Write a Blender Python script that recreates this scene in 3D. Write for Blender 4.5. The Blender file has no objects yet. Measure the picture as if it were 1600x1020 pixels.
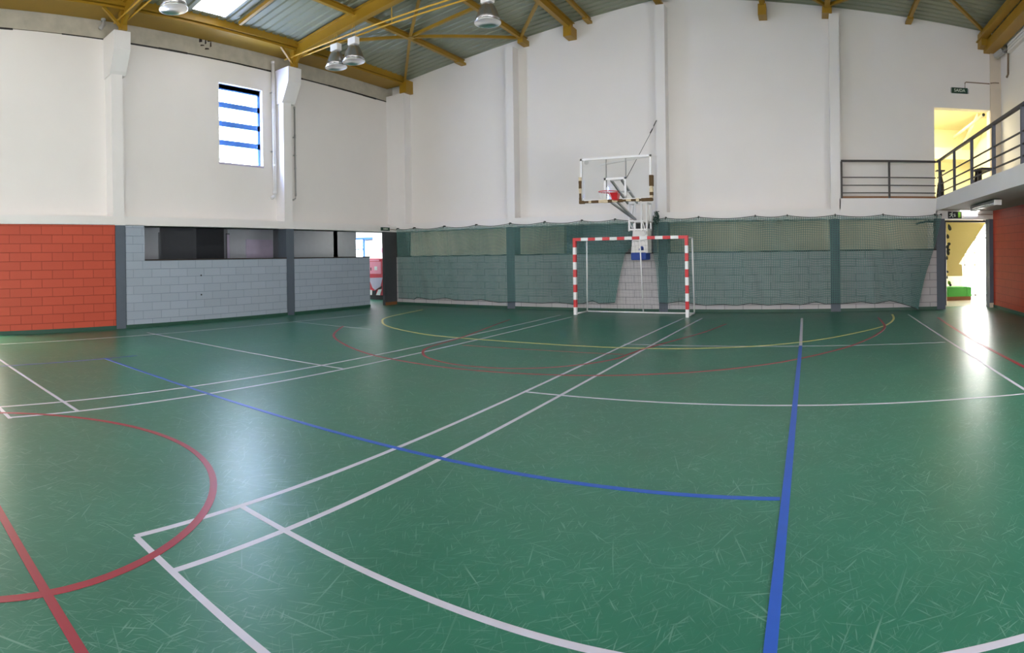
import bpy, bmesh, math, random
from mathutils import Matrix, Vector
random.seed(7)
scene = bpy.context.scene
col = scene.collection

# ------------------------------------------------------------------ camera (hand-held phone panorama: central cylindrical lens)
F, CY, PHI, PITCH, ROLL, EYE = 940.217, 402.229, 0.492549, -0.0033283, 0.0145812, 1.6
cd = bpy.data.cameras.new('camera')
cd.type = 'PANO'
cd.panorama_type = 'CENTRAL_CYLINDRICAL'
cd.central_cylindrical_range_u_min = -800.0 / F
cd.central_cylindrical_range_u_max = 800.0 / F
cd.central_cylindrical_range_v_min = (CY - 1020.0) / F
cd.central_cylindrical_range_v_max = CY / F
cd.central_cylindrical_radius = 1.0
cd.clip_start = 0.01
cam = bpy.data.objects.new('camera', cd)
col.objects.link(cam)
base = Matrix(((1, 0, 0), (0, 0, -1), (0, 1, 0)))
cam.matrix_world = Matrix.Translation((0, 0, EYE)) @ (Matrix.Rotation(PHI, 3, 'Z') @ Matrix.Rotation(PITCH, 3, 'X') @ Matrix.Rotation(ROLL, 3, 'Y') @ base).to_4x4()
scene.camera = cam

# ------------------------------------------------------------------ world, exposure, daylight and added fill strengths
w = bpy.data.worlds.new('world'); scene.world = w; w.use_nodes = True
w.node_tree.nodes['Background'].inputs[0].default_value = (0.75, 0.85, 1.0, 1)
w.node_tree.nodes['Background'].inputs[1].default_value = 0.5
vs = scene.view_settings
vs.view_transform = 'Standard'; vs.look = 'None'; vs.gamma = 1.0; vs.use_curve_mapping = False
vs.exposure = 0.06
SKYLIGHT = (0.97, 0.98, 1.0, 2.4)
WINDOW_L = (0.72, 0.85, 1.0, 32.0)
SIDE_FILL = (1.0, 0.90, 0.70, 22.0)  # added side door out of view, gives the warm floor sheen
LOW_FILL = (1.0, 0.97, 0.96, 11.0)  # added glowing band under the gallery, brightens the left wall
CORRIDOR_FILL = (1.0, 0.93, 0.78, 9.0)  # added tubes out of sight, brighten the corridor walls
END_FILL = (1.0, 0.95, 0.93, 6.0)  # added windows behind the camera, frontal fill for the end wall
RIGHT_FILL = (0.97, 0.97, 1.0, 3.2)  # added windows above the gallery, out of view, side fill
FACADE = (1.0, 0.98, 0.96, 22.0)
CORNER_WINDOW = (0.9, 0.96, 1.0, 14.0)

# ------------------------------------------------------------------ helpers
def root_loc(p):
    v = Vector((0, 0, 0))
    while p is not None:
        v += p.location; p = p.parent
    return v

class MB:
    def __init__(s):
        s.bm = bmesh.new()
    def poly(s, pts):
        return s.bm.faces.new([s.bm.verts.new(p) for p in pts])
    def hexa(s, b, t):
        vb = [s.bm.verts.new(p) for p in b]; vt = [s.bm.verts.new(p) for p in t]
        n = len(vb)
        s.bm.faces.new(vb[::-1]); s.bm.faces.new(vt)
        for i in range(n):
            j = (i + 1) % n
            s.bm.faces.new((vb[i], vb[j], vt[j], vt[i]))
        return s
    def box(s, x0, x1, y0, y1, z0, z1):
        s.hexa([(x0, y0, z0), (x1, y0, z0), (x1, y1, z0), (x0, y1, z0)], [(x0, y0, z1), (x1, y0, z1), (x1, y1, z1), (x0, y1, z1)])
        return s
    def prism(s, poly, axis, a, b):
        def P(u, v, t):
            return (t, u, v) if axis == 'X' else (u, t, v) if axis == 'Y' else (u, v, t)
        s.hexa([P(u, v, a) for u, v in poly], [P(u, v, b) for u, v in poly])
        return s
    def beam(s, p0, p1, wd, ht, up=(0, 0, 1)):
        p0, p1 = Vector(p0), Vector(p1)
        d = (p1 - p0).normalized(); r = d.cross(Vector(up))
        if r.length < 1e-4: r = d.cross(Vector((0, 1, 0)))
        r.normalize(); u = r.cross(d)
        q = [(-wd / 2, -ht / 2), (wd / 2, -ht / 2), (wd / 2, ht / 2), (-wd / 2, ht / 2)]
        s.hexa([p0 + r * a + u * b for a, b in q], [p1 + r * a + u * b for a, b in q])
        return s
    def ibeam(s, p0, p1, wd, ht, t=0.02, up=(0, 0, 1)):
        p0, p1 = Vector(p0), Vector(p1)
        d = (p1 - p0).normalized(); r = d.cross(Vector(up)).normalized(); u = r.cross(d)
        q = [(-wd/2, -ht/2), (wd/2, -ht/2), (wd/2, -ht/2+t), (t/2, -ht/2+t), (t/2, ht/2-t), (wd/2, ht/2-t), (wd/2, ht/2), (-wd/2, ht/2), (-wd/2, ht/2-t), (-t/2, ht/2-t), (-t/2, -ht/2+t), (-wd/2, -ht/2+t)]
        s.hexa([p0 + r * a + u * b for a, b in q], [p1 + r * a + u * b for a, b in q])
        return s
    def tube(s, pts, r, n=8, r2=None):
        pts = [Vector(p) for p in pts]; rings = []
        up = Vector((0.0137, 0.0211, 1))
        for i, p in enumerate(pts):
            d = (pts[min(i + 1, len(pts) - 1)] - pts[max(i - 1, 0)]).normalized()
            a = d.cross(up)
            if a.length < 1e-3: a = d.cross(Vector((1, 0.01, 0)))
            a.normalize(); b = a.cross(d)
            rr = r if r2 is None else r + (r2 - r) * i / (len(pts) - 1)
            rings.append([s.bm.verts.new(p + (a * math.cos(2 * math.pi * k / n + .4) + b * math.sin(2 * math.pi * k / n + .4)) * rr) for k in range(n)])
        for A, B in zip(rings, rings[1:]):
            for k in range(n):
                s.bm.faces.new((A[k], A[(k + 1) % n], B[(k + 1) % n], B[k]))
        s.bm.faces.new(rings[0][::-1]); s.bm.faces.new(rings[-1])
        return s
    def lathe(s, prof, c=(0, 0, 0), n=24, axis='Z'):
        rings = []
        for r, z in prof:
            ring = []
            for k in range(n):
                a = 2 * math.pi * k / n
                p = (r * math.cos(a), r * math.sin(a), z)
                if axis == 'Y': p = (p[0], p[2], p[1])
                if axis == 'X': p = (p[2], p[0], p[1])
                ring.append(s.bm.verts.new((c[0] + p[0], c[1] + p[1], c[2] + p[2])))
            rings.append(ring)
        for A, B in zip(rings, rings[1:]):
            for k in range(n):
                s.bm.faces.new((A[k], A[(k + 1) % n], B[(k + 1) % n], B[k]))
        s.bm.faces.new(rings[0][::-1]); s.bm.faces.new(rings[-1])
        return s
    def ribbon(s, pts, wd, z0, z1):
        n = len(pts); L = []; R = []
        for i, p in enumerate(pts):
            a = pts[max(i - 1, 0)]; b = pts[min(i + 1, n - 1)]
            dx, dy = b[0] - a[0], b[1] - a[1]; l = math.hypot(dx, dy) or 1
            L.append((p[0] - dy / l * wd / 2, p[1] + dx / l * wd / 2)); R.append((p[0] + dy / l * wd / 2, p[1] - dx / l * wd / 2))
        def ring(q, z): return [s.bm.verts.new((x, y, z)) for x, y in q]
        lt, rt, lb, rb = ring(L, z1), ring(R, z1), ring(L, z0), ring(R, z0)
        for i in range(n - 1):
            s.bm.faces.new((rt[i], rt[i + 1], lt[i + 1], lt[i]))
            s.bm.faces.new((lt[i], lt[i + 1], lb[i + 1], lb[i]))
            s.bm.faces.new((rb[i], rb[i + 1], rt[i + 1], rt[i]))
        return s
    def build(s, name, mat, parent=None, smooth=False, bevel=0.0):
        bm = s.bm
        bmesh.ops.recalc_face_normals(bm, faces=bm.faces[:])
        off = root_loc(parent)
        if off.length > 0: bmesh.ops.translate(bm, verts=bm.verts[:], vec=-off)
        me = bpy.data.meshes.new(name); bm.to_mesh(me); bm.free()
        if smooth:
            for p in me.polygons: p.use_smooth = True
        me.materials.append(mat)
        o = bpy.data.objects.new(name, me); col.objects.link(o)
        if parent is not None: o.parent = parent
        if bevel > 0:
            b = o.modifiers.new('bevel', 'BEVEL'); b.width = bevel; b.segments = 2; b.limit_method = 'ANGLE'
        return o

def thing(name, label, cat, loc=(0, 0, 0), group=None):
    o = bpy.data.objects.new(name, None); col.objects.link(o); o.location = loc
    o.empty_display_size = 0.2
    return tag(o, label, cat, group)
def tag(o, label, cat, group=None):
    o['label'] = label; o['category'] = cat
    if group: o['group'] = group
    return o
def struct(o, label=None):
    o['kind'] = 'structure'
    if label: o['label'] = label
    return o
def copy_tree(o, parent=None):
    c = o.copy(); col.objects.link(c); c.parent = parent
    for ch in list(o.children): copy_tree(ch, c)
    return c
def catmull(pts, m=6, closed=False):
    out = []; n = len(pts)
    for i in range(n if closed else n - 1):
        P = [pts[(i + k) % n] if closed else pts[min(max(i + k, 0), n - 1)] for k in (-1, 0, 1, 2)]
        for j in range(m):
            t = j / m
            out.append(tuple(0.5 * (2 * P[1][d] + (P[2][d] - P[0][d]) * t + (2 * P[0][d] - 5 * P[1][d] + 4 * P[2][d] - P[3][d]) * t * t + (3 * P[1][d] - P[0][d] - 3 * P[2][d] + P[3][d]) * t ** 3) for d in range(len(pts[0]))))
    out.append(tuple(pts[0] if closed else pts[-1]))
    return out
def text_mesh(body, size, mat, name, parent, loc, rot, depth=0.002):
    c = bpy.data.curves.new(name, 'FONT'); c.body = body; c.size = size; c.extrude = depth
    c.align_x = 'CENTER'; c.align_y = 'CENTER'
    t = bpy.data.objects.new(name, c); col.objects.link(t)
    bpy.context.view_layer.update()
    me = bpy.data.meshes.new_from_object(t.evaluated_get(bpy.context.evaluated_depsgraph_get()))
    bpy.data.objects.remove(t)
    me.transform(Matrix.Translation(Vector(loc) - root_loc(parent)) @ rot.to_4x4())
    me.materials.clear(); me.materials.append(mat)
    o = bpy.data.objects.new(name, me); col.objects.link(o); o.parent = parent
    return o

# ------------------------------------------------------------------ materials
def new_mat(name):
    m = bpy.data.materials.new(name); m.use_nodes = True
    return m, m.node_tree.nodes, m.node_tree.links, m.node_tree.nodes['Principled BSDF']
def paint(name, rgb, rough=0.6, metal=0.0, var=0.08, scale=6.0, bump=0.0, spec=0.5):
    m, N, L, B = new_mat(name)
    tc = N.new('ShaderNodeTexCoord')
    nz = N.new('ShaderNodeTexNoise'); nz.inputs['Scale'].default_value = scale; nz.inputs['Detail'].default_value = 5
    L.new(tc.outputs['Object'], nz.inputs['Vector'])
    mx = N.new('ShaderNodeMix'); mx.data_type = 'RGBA'
    mx.inputs['A'].default_value = (*[c * (1 - var) for c in rgb], 1); mx.inputs['B'].default_value = (*[min(1, c * (1 + var)) for c in rgb], 1)
    L.new(nz.outputs['Fac'], mx.inputs['Factor']); L.new(mx.outputs['Result'], B.inputs['Base Color'])
    B.inputs['Roughness'].default_value = rough; B.inputs['Metallic'].default_value = metal
    B.inputs['Specular IOR Level'].default_value = spec
    if bump > 0:
        bp = N.new('ShaderNodeBump'); bp.inputs['Strength'].default_value = bump; bp.inputs['Distance'].default_value = 0.01
        L.new(nz.outputs['Fac'], bp.inputs['Height']); L.new(bp.outputs['Normal'], B.inputs['Normal'])
    return m
def glow(name, c):
    m, N, L, B = new_mat(name)
    B.inputs['Base Color'].default_value = (0.9, 0.9, 0.9, 1); B.inputs['Roughness'].default_value = 0.4
    B.inputs['Emission Color'].default_value = (*c[:3], 1); B.inputs['Emission Strength'].default_value = c[3]
    return m
def blocks(name, rgb, mortar, axis, rough=0.55, msize=0.007, off=(0, 0)):
    m, N, L, B = new_mat(name)
    tc = N.new('ShaderNodeTexCoord'); sp = N.new('ShaderNodeSeparateXYZ'); cb = N.new('ShaderNodeCombineXYZ')
    L.new(tc.outputs['Object'], sp.inputs[0])
    L.new(sp.outputs['Y' if axis == 'X' else 'X'], cb.inputs[0]); L.new(sp.outputs['Z'], cb.inputs[1])
    mp = N.new('ShaderNodeMapping'); mp.inputs['Location'].default_value = (off[0], off[1], 0); L.new(cb.outputs[0], mp.inputs['Vector'])
    wob = N.new('ShaderNodeTexNoise'); wob.inputs['Scale'].default_value = 2.5; L.new(tc.outputs['Object'], wob.inputs['Vector'])
    br = N.new('ShaderNodeTexBrick'); br.offset = 0.5
    for k, v in (('Scale', 1.0), ('Mortar Size', msize), ('Mortar Smooth', 0.3), ('Bias', 0.0), ('Brick Width', 0.5), ('Row Height', 0.2)): br.inputs[k].default_value = v
    br.inputs['Color1'].default_value = (*rgb, 1); br.inputs['Color2'].default_value = (*[c * 0.93 for c in rgb], 1); br.inputs['Mortar'].default_value = (*mortar, 1)
    L.new(mp.outputs[0], br.inputs['Vector'])
    nz = N.new('ShaderNodeTexNoise'); nz.inputs['Scale'].default_value = 30; nz.inputs['Detail'].default_value = 4; L.new(tc.outputs['Object'], nz.inputs['Vector'])
    mx = N.new('ShaderNodeMix'); mx.data_type = 'RGBA'; mx.blend_type = 'MULTIPLY'; mx.inputs['Factor'].default_value = 0.35
    L.new(br.outputs['Color'], mx.inputs['A']); L.new(nz.outputs['Color'], mx.inputs['B'])
    gm = N.new('ShaderNodeMix'); gm.data_type = 'RGBA'; gm.inputs['Factor'].default_value = 0.85
    L.new(br.outputs['Color'], gm.inputs['B']); L.new(mx.outputs['Result'], gm.inputs['A']); L.new(gm.outputs['Result'], B.inputs['Base Color'])
    sb = N.new('ShaderNodeMath'); sb.operation = 'MULTIPLY_ADD'; sb.inputs[1].default_value = 0.25
    iv = N.new('ShaderNodeMath'); iv.operation = 'SUBTRACT'; iv.inputs[0].default_value = 1.0; L.new(br.outputs['Fac'], iv.inputs[1])
    L.new(nz.outputs['Fac'], sb.inputs[0]); L.new(iv.outputs[0], sb.inputs[2])
    bp = N.new('ShaderNodeBump'); bp.inputs['Strength'].default_value = 0.6; bp.inputs['Distance'].default_value = 0.006
    L.new(sb.outputs[0], bp.inputs['Height']); L.new(bp.outputs['Normal'], B.inputs['Normal'])
    B.inputs['Roughness'].default_value = rough; B.inputs['Specular IOR Level'].default_value = 0.3
    return m
def floor_mat():
    m, N, L, B = new_mat('green_vinyl_floor')
    tc = N.new('ShaderNodeTexCoord'); P = tc.outputs['Object']
    nz = N.new('ShaderNodeTexNoise'); nz.inputs['Scale'].default_value = 0.9; nz.inputs['Detail'].default_value = 8; nz.inputs['Roughness'].default_value = 0.65; L.new(P, nz.inputs['Vector'])
    ramp = N.new('ShaderNodeValToRGB'); e = ramp.color_ramp.elements
    e[0].position = 0.3; e[0].color = (0.017, 0.124, 0.078, 1); e[1].position = 0.7; e[1].color = (0.026, 0.162, 0.102, 1)
    L.new(nz.outputs['Fac'], ramp.inputs['Fac'])
    cur = None
    def add(a, b):
        q = N.new('ShaderNodeMath'); q.operation = 'MAXIMUM'; L.new(a, q.inputs[0]); L.new(b, q.inputs[1]); return q.outputs[0]
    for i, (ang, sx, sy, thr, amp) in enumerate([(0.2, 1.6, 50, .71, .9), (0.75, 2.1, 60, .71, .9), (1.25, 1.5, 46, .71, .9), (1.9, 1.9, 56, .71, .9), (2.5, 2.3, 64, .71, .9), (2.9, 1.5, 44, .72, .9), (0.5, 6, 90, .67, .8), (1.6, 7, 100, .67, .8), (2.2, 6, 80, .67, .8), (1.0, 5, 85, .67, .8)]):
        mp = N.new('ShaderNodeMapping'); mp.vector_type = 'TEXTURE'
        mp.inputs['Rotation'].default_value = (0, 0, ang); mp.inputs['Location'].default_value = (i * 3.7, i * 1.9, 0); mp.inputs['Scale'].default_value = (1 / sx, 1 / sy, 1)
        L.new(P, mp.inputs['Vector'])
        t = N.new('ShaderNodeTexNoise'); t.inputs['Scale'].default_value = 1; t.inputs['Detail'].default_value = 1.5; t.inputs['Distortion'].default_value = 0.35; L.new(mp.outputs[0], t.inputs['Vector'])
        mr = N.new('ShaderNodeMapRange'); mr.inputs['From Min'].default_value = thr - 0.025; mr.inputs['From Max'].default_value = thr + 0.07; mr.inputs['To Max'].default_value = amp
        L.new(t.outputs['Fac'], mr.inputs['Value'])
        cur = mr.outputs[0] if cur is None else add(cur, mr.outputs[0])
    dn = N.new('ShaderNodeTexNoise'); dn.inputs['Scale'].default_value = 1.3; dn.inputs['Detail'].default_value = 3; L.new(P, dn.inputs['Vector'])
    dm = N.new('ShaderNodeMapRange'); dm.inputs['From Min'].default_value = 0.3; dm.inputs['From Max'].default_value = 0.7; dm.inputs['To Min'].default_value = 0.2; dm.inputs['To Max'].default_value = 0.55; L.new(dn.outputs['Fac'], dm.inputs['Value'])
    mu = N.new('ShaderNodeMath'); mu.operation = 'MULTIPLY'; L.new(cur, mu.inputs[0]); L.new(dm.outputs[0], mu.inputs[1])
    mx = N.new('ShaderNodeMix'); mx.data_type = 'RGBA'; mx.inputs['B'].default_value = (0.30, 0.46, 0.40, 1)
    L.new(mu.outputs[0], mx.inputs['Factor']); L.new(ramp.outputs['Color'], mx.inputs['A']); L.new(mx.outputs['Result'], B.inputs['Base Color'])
    rr = N.new('ShaderNodeMapRange'); rr.inputs['To Min'].default_value = 0.27; rr.inputs['To Max'].default_value = 0.40; L.new(nz.outputs['Fac'], rr.inputs['Value'])
    L.new(rr.outputs[0], B.inputs['Roughness'])
    bp = N.new('ShaderNodeBump'); bp.inputs['Strength'].default_value = 0.08; bp.inputs['Distance'].default_value = 0.01
    L.new(nz.outputs['Fac'], bp.inputs['Height']); L.new(bp.outputs['Normal'], B.inputs['Normal'])
    B.inputs['Specular IOR Level'].default_value = 0.38
    return m

M = {}
M['floor'] = floor_mat()
M['plaster'] = paint('white_plaster', (0.82, 0.79, 0.77), 0.85, var=0.03, scale=1.2, bump=0.05)
M['concrete'] = paint('bare_concrete', (0.46, 0.43, 0.36), 0.9, var=0.25, scale=4, bump=0.3)
M['beam_white'] = paint('white_beam_paint', (0.80, 0.78, 0.775), 0.7, var=0.03, scale=2)
M['red_left'] = blocks('red_block_paint_side', (0.55, 0.088, 0.048), (0.30, 0.042, 0.022), 'X', 0.5, off=(0.03, -0.02))
M['grey_left'] = blocks('grey_block_paint_side', (0.36, 0.42, 0.50), (0.22, 0.27, 0.33), 'X', 0.5, 0.006)
M['grey_back'] = blocks('grey_block_paint_back', (0.50, 0.485, 0.50), (0.25, 0.245, 0.26), 'Y', 0.5, 0.009)
M['pillar'] = paint('dark_grey_pillar_paint', (0.09, 0.112, 0.145), 0.55, var=0.06)
M['pillar_dark'] = paint('charcoal_pillar_paint', (0.055, 0.06, 0.068), 0.55, var=0.06)
M['sill'] = paint('dark_sill_edge', (0.03, 0.02, 0.018), 0.6)
M['baseboard'] = paint('dark_green_skirting', (0.018, 0.075, 0.05), 0.5)
M['roof'] = paint('grey_green_roof_sheet', (0.27, 0.285, 0.215), 0.5, 0.0, var=0.06, scale=1.5)
M['yellow'] = paint('ochre_steel_paint', (0.34, 0.19, 0.012), 0.42, var=0.12, scale=3)
M['yellow_rod'] = paint('bright_ochre_rod', (0.62, 0.36, 0.04), 0.4, var=0.1)
M['sky_panel'] = glow('skylight_panel', SKYLIGHT)
M['pane_left'] = glow('daylit_pane_blue', WINDOW_L)
M['end_fill'] = glow('end_fill_glow', END_FILL)  # glow for the added windows behind the camera
M['facade'] = glow('daylit_facade_glass', FACADE)
M['corner_pane'] = glow('daylit_corner_pane', CORNER_WINDOW)
M['blue_frame'] = paint('blue_window_paint', (0.09, 0.27, 0.85), 0.4)
M['blue_pad'] = paint('blue_padding', (0.015, 0.06, 0.33), 0.55)
M['line_white'] = paint('white_line_paint', (0.50, 0.49, 0.58), 0.42, var=0.1, scale=9)
M['line_blue'] = paint('blue_line_paint', (0.014, 0.085, 0.44), 0.42, var=0.08, scale=9)
M['line_red'] = paint('red_line_paint', (0.28, 0.012, 0.03), 0.42, var=0.1, scale=9)
M['line_yellow'] = paint('yellow_line_paint', (0.62, 0.56, 0.16), 0.42, var=0.1, scale=9)
M['line_navy'] = paint('navy_line_paint', (0.05, 0.06, 0.30), 0.45, var=0.1, scale=9)
M['white'] = paint('white_gloss_paint', (0.82, 0.82, 0.83), 0.35, var=0.03)
M['white_worn'] = paint('worn_white_paint', (0.84, 0.82, 0.80), 0.5, var=0.08, scale=14)
M['goal_red'] = paint('red_gloss_paint', (0.60, 0.02, 0.03), 0.3, var=0.06)
M['goal_orange'] = paint('faded_orange_red_paint', (0.66, 0.09, 0.04), 0.35, var=0.08)
M['net_green'] = paint('green_netting_cord', (0.12, 0.265, 0.25), 0.75, var=0.1)
M['net_dark'] = paint('dark_green_goal_cord', (0.025, 0.06, 0.05), 0.8)
M['net_white'] = paint('white_hoop_cord', (0.8, 0.8, 0.8), 0.8)
M['cord_dark'] = paint('dark_cord', (0.03, 0.05, 0.05), 0.7)
M['steel'] = paint('galvanised_steel', (0.45, 0.46, 0.47), 0.35, 0.8, var=0.1, scale=20)
M['alu'] = paint('spun_aluminium', (0.44, 0.43, 0.44), 0.25, 0.9, var=0.08, scale=8)
M['mirror'] = paint('lamp_reflector', (0.92, 0.92, 0.93), 0.32, 1.0, var=0.02)
M['black'] = paint('black_paint', (0.012, 0.012, 0.013), 0.45)
M['rail'] = paint('dark_brown_railing_paint', (0.022, 0.017, 0.017), 0.4)
M['rail_blue'] = paint('blue_grey_railing_paint', (0.055, 0.06, 0.085), 0.4)
M['pvc'] = paint('white_pvc_pipe', (0.78, 0.78, 0.80), 0.35, var=0.04)
M['grey_pipe'] = paint('grey_pipe', (0.42, 0.42, 0.42), 0.5)
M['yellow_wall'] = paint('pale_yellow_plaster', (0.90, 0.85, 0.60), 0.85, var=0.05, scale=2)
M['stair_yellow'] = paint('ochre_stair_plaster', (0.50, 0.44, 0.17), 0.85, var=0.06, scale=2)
M['cream'] = paint('cream_plaster', (0.66, 0.60, 0.46), 0.85, var=0.06, scale=1.3)
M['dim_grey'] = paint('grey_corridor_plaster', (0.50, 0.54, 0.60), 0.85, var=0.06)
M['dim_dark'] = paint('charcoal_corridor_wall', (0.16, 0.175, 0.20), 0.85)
M['soffit'] = paint('grey_concrete_soffit', (0.30, 0.285, 0.27), 0.85, var=0.08, scale=2)
M['tan'] = paint('tan_stained_plaster', (0.68, 0.59, 0.48), 0.85, var=0.1, scale=3)
M['red_right'] = blocks('red_block_paint_right', (0.46, 0.05, 0.02), (0.26, 0.03, 0.012), 'X', 0.5, off=(0.1, -0.02))
M['green_box'] = paint('bright_green_paint', (0.06, 0.36, 0.05), 0.5)
M['brown'] = paint('brown_plinth', (0.22, 0.09, 0.03), 0.6)
M['leaf_dark'] = paint('dark_leaf', (0.012, 0.022, 0.010), 0.5)
M['leaf_green'] = paint('fresh_green_leaf', (0.25, 0.55, 0.05), 0.5)
M['sign_green'] = paint('dark_green_sign', (0.008, 0.045, 0.025), 0.4)
M['sign_white'] = paint('pale_sign_print', (0.80, 0.86, 0.74), 0.5)
M['pad_brown'] = paint('worn_brown_padding', (0.10, 0.058, 0.02), 0.85, var=0.35, scale=18)
M['pad_cream'] = paint('torn_cream_foam', (0.66, 0.55, 0.38), 0.9, var=0.2, scale=20)
M['vend_red'] = paint('red_machine_body', (0.62, 0.03, 0.06), 0.35)
M['vend_pink'] = paint('pink_machine_front', (0.85, 0.30, 0.42), 0.3)
M['lilac'] = paint('pale_lilac_panel', (0.55, 0.50, 0.66), 0.5)
M['hall_floor'] = paint('pale_stone_floor', (0.62, 0.58, 0.50), 0.22, var=0.08)
M['conduit'] = paint('brown_conduit', (0.22, 0.15, 0.10), 0.6)
M['hall_light'] = glow('fluorescent_tube', (1.0, 0.95, 0.85, 6.0))
M['warm_light'] = glow('warm_ceiling_lamp', (1.0, 0.92, 0.66, 70.0))
m, N, L, B = new_mat('clear_acrylic')
B.inputs['Base Color'].default_value = (1, 1, 1, 1); B.inputs['Roughness'].default_value = 0.02
tr = N.new('ShaderNodeBsdfTransparent'); tr.inputs[0].default_value = (0.96, 0.97, 0.97, 1)
gl = N.new('ShaderNodeBsdfGlossy'); gl.inputs['Roughness'].default_value = 0.03
ms = N.new('ShaderNodeMixShader'); fr = N.new('ShaderNodeFresnel'); fr.inputs[0].default_value = 1.45
L.new(fr.outputs[0], ms.inputs[0]); L.new(tr.outputs[0], ms.inputs[1]); L.new(gl.outputs[0], ms.inputs[2])
L.new(ms.outputs[0], N['Material Output'].inputs['Surface'])
M['acrylic'] = m

# ------------------------------------------------------------------ dimensions
XL, XU = -12.98, -13.34          # face of left wall below, face of the set-back wall above
YB, YU = 15.91, 16.27            # the same for the end wall
XR, XRU = 5.05, 5.41             # right wall
YF = -14.5                       # wall behind the camera
ZB, ZL = 2.452, 2.66             # underside and top of the concrete ledge
ZS = 1.605                       # top of the half walls
RIDGE_X, RIDGE_Z = -4.0, 8.67
def zroof(x): return RIDGE_Z + (0.119 * (x - RIDGE_X) if x < RIDGE_X else -0.105 * (x - RIDGE_X))

# ------------------------------------------------------------------ floor and court markings
fl = struct(MB().box(-19, 7.0, YF, 22, -0.2, 0).build('floor', M['floor']), 'green vinyl sports floor with court markings')
LINES = {
'L1':[(-2.718,1.515),(-2.744,3.165),(-2.759,4.785),(-2.763,6.405),(-2.754,8.024),(-2.734,9.644),(-2.703,11.264),(-2.66,12.884),(-2.605,14.504)],
'L2':[(-3.166,1.513),(-3.198,3.133),(-3.217,4.753),(-3.223,6.373),(-3.217,7.992),(-3.198,9.612),(-3.166,11.232),(-3.122,12.852),(-3.065,14.472)],
'L3':[(-6.053,1.48),(-6.065,3.079),(-6.07,4.678),(-6.068,6.277),(-6.058,7.876),(-6.041,9.475),(-6.017,11.074),(-5.986,12.673),(-5.947,14.272)],
'L4':[(-6.526,1.175),(-6.534,2.859),(-6.536,4.543),(-6.532,6.228),(-6.522,7.912),(-6.505,9.596),(-6.482,11.28),(-6.453,12.965),(-6.418,14.649)],
'L5':[(-11.481,-3.356),(-11.481,0.687),(-11.543,2.709),(-11.591,4.731),(-11.602,6.752),(-11.577,8.774),(-11.516,10.795),(-11.418,12.817)],
'L6':[(-9.04,-0.923),(-9.055,1.092),(-9.074,1.764),(-9.094,2.436),(-9.113,3.107),(-9.132,3.779),(-9.152,4.451)],
'LB':[(-0.177,0.382),(-0.174,1.613),(-0.169,2.843),(-0.165,4.074),(-0.161,5.305),(-0.158,6.535),(-0.155,7.766),(-0.152,8.996),(-0.149,10.227)],
'LBg':[(-0.149,10.227),(-0.172,14.465)],
'L7':[(2.389,0.458),(2.389,4.062),(2.396,5.864),(2.411,7.666),(2.426,9.468),(2.44,11.27),(2.455,13.072),(2.47,14.874)],
'L8':[(2.885,1.678),(2.885,4.753),(2.882,6.29),(2.861,7.827),(2.867,9.365),(2.898,10.902),(2.956,12.44),(3.039,13.977)],
'M1':[(-3.205,6.273),(-2.327,6.265),(-1.449,6.258),(-0.57,6.252),(0.308,6.247),(1.186,6.243),(2.064,6.24),(2.943,6.238),(3.821,6.238)],
'M2':[(-9.115,3.866),(-8.372,3.874),(-7.629,3.88),(-6.886,3.885),(-6.144,3.889),(-5.401,3.892),(-4.658,3.894),(-3.915,3.894),(-3.172,3.893),(-2.429,3.891),(-1.687,3.888),(-0.944,3.884),(-0.201,3.878)],
'M3':[(-3.159,1.514),(-2.632,1.504),(-2.104,1.497),(-1.577,1.495),(-1.05,1.497),(-0.522,1.503),(0.005,1.504),(1.06,1.504)],
'M4':[(-3.194,2.281),(-2.774,2.27),(-2.353,2.262),(-1.933,2.258),(-1.513,2.257),(-1.092,2.259),(-0.672,2.264),(-0.252,2.272),(0.169,2.284),(0.589,2.299),(1.009,2.317),(1.43,2.338),(1.85,2.362)],
'M5':[(-10.66,2.221),(-10.084,2.221),(-8.932,2.222),(-7.78,2.227),(-7.204,2.23),(-6.628,2.234),(-6.052,2.238)],
'M6':[(-11.979,6.096),(-11.244,6.11),(-9.775,6.138),(-8.305,6.166),(-7.571,6.18),(-6.101,6.208)],
'M8':[(-3.239,10.166),(-0.447,10.177),(2.345,10.187)],
'M8b':[(-11.553,10.033),(-8.93,10.013)],
'M7':[(-7.961,1.465),(-6.008,1.478)],
'redO':[(-9.888,10.095),(-8.874,8.777),(-7.721,7.943),(-6.718,7.443),(-6.051,7.265),(-5.254,7.153),(-4.627,7.138),(-3.908,7.20),(-3.232,7.32),(-2.565,7.50),(-1.822,7.80),(-1.218,8.11),(-0.594,8.559),(-0.143,9.0),(0.419,9.70),(0.837,10.38),(1.289,11.426),(1.594,12.602),(1.652,14.33)],
'yel':[(-10.912,14.573),(-10.401,12.38),(-9.762,11.369),(-8.846,10.581),(-7.409,9.97),(-6.45,9.86),(-5.331,9.83),(-4.299,9.78),(-3.397,9.76),(-2.288,9.83),(-1.502,10.0),(-0.707,10.29),(0.121,10.85),(0.743,11.516),(1.568,12.663),(1.96,13.878),(2.084,14.976)],
'redI':[(-7.184,13.238),(-6.959,12.132),(-6.475,9.892),(-6.29,8.572),(-5.957,7.956),(-5.521,7.605),(-4.925,7.40),(-4.20,7.45),(-3.651,7.716),(-3.213,8.154),(-2.921,8.677),(-2.84,9.168),(-2.697,9.904),(-2.339,11.13),(-2.111,11.932),(-1.85,13.355)],
'ft':[(-5.919,9.081),(-4.324,9.13),(-2.907,9.116)],
'redline':[(-7.762,0.873),(-6.616,0.873),(-5.469,0.873),(-4.323,0.857),(-3.176,0.854),(-2.03,0.862)],
}
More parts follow.
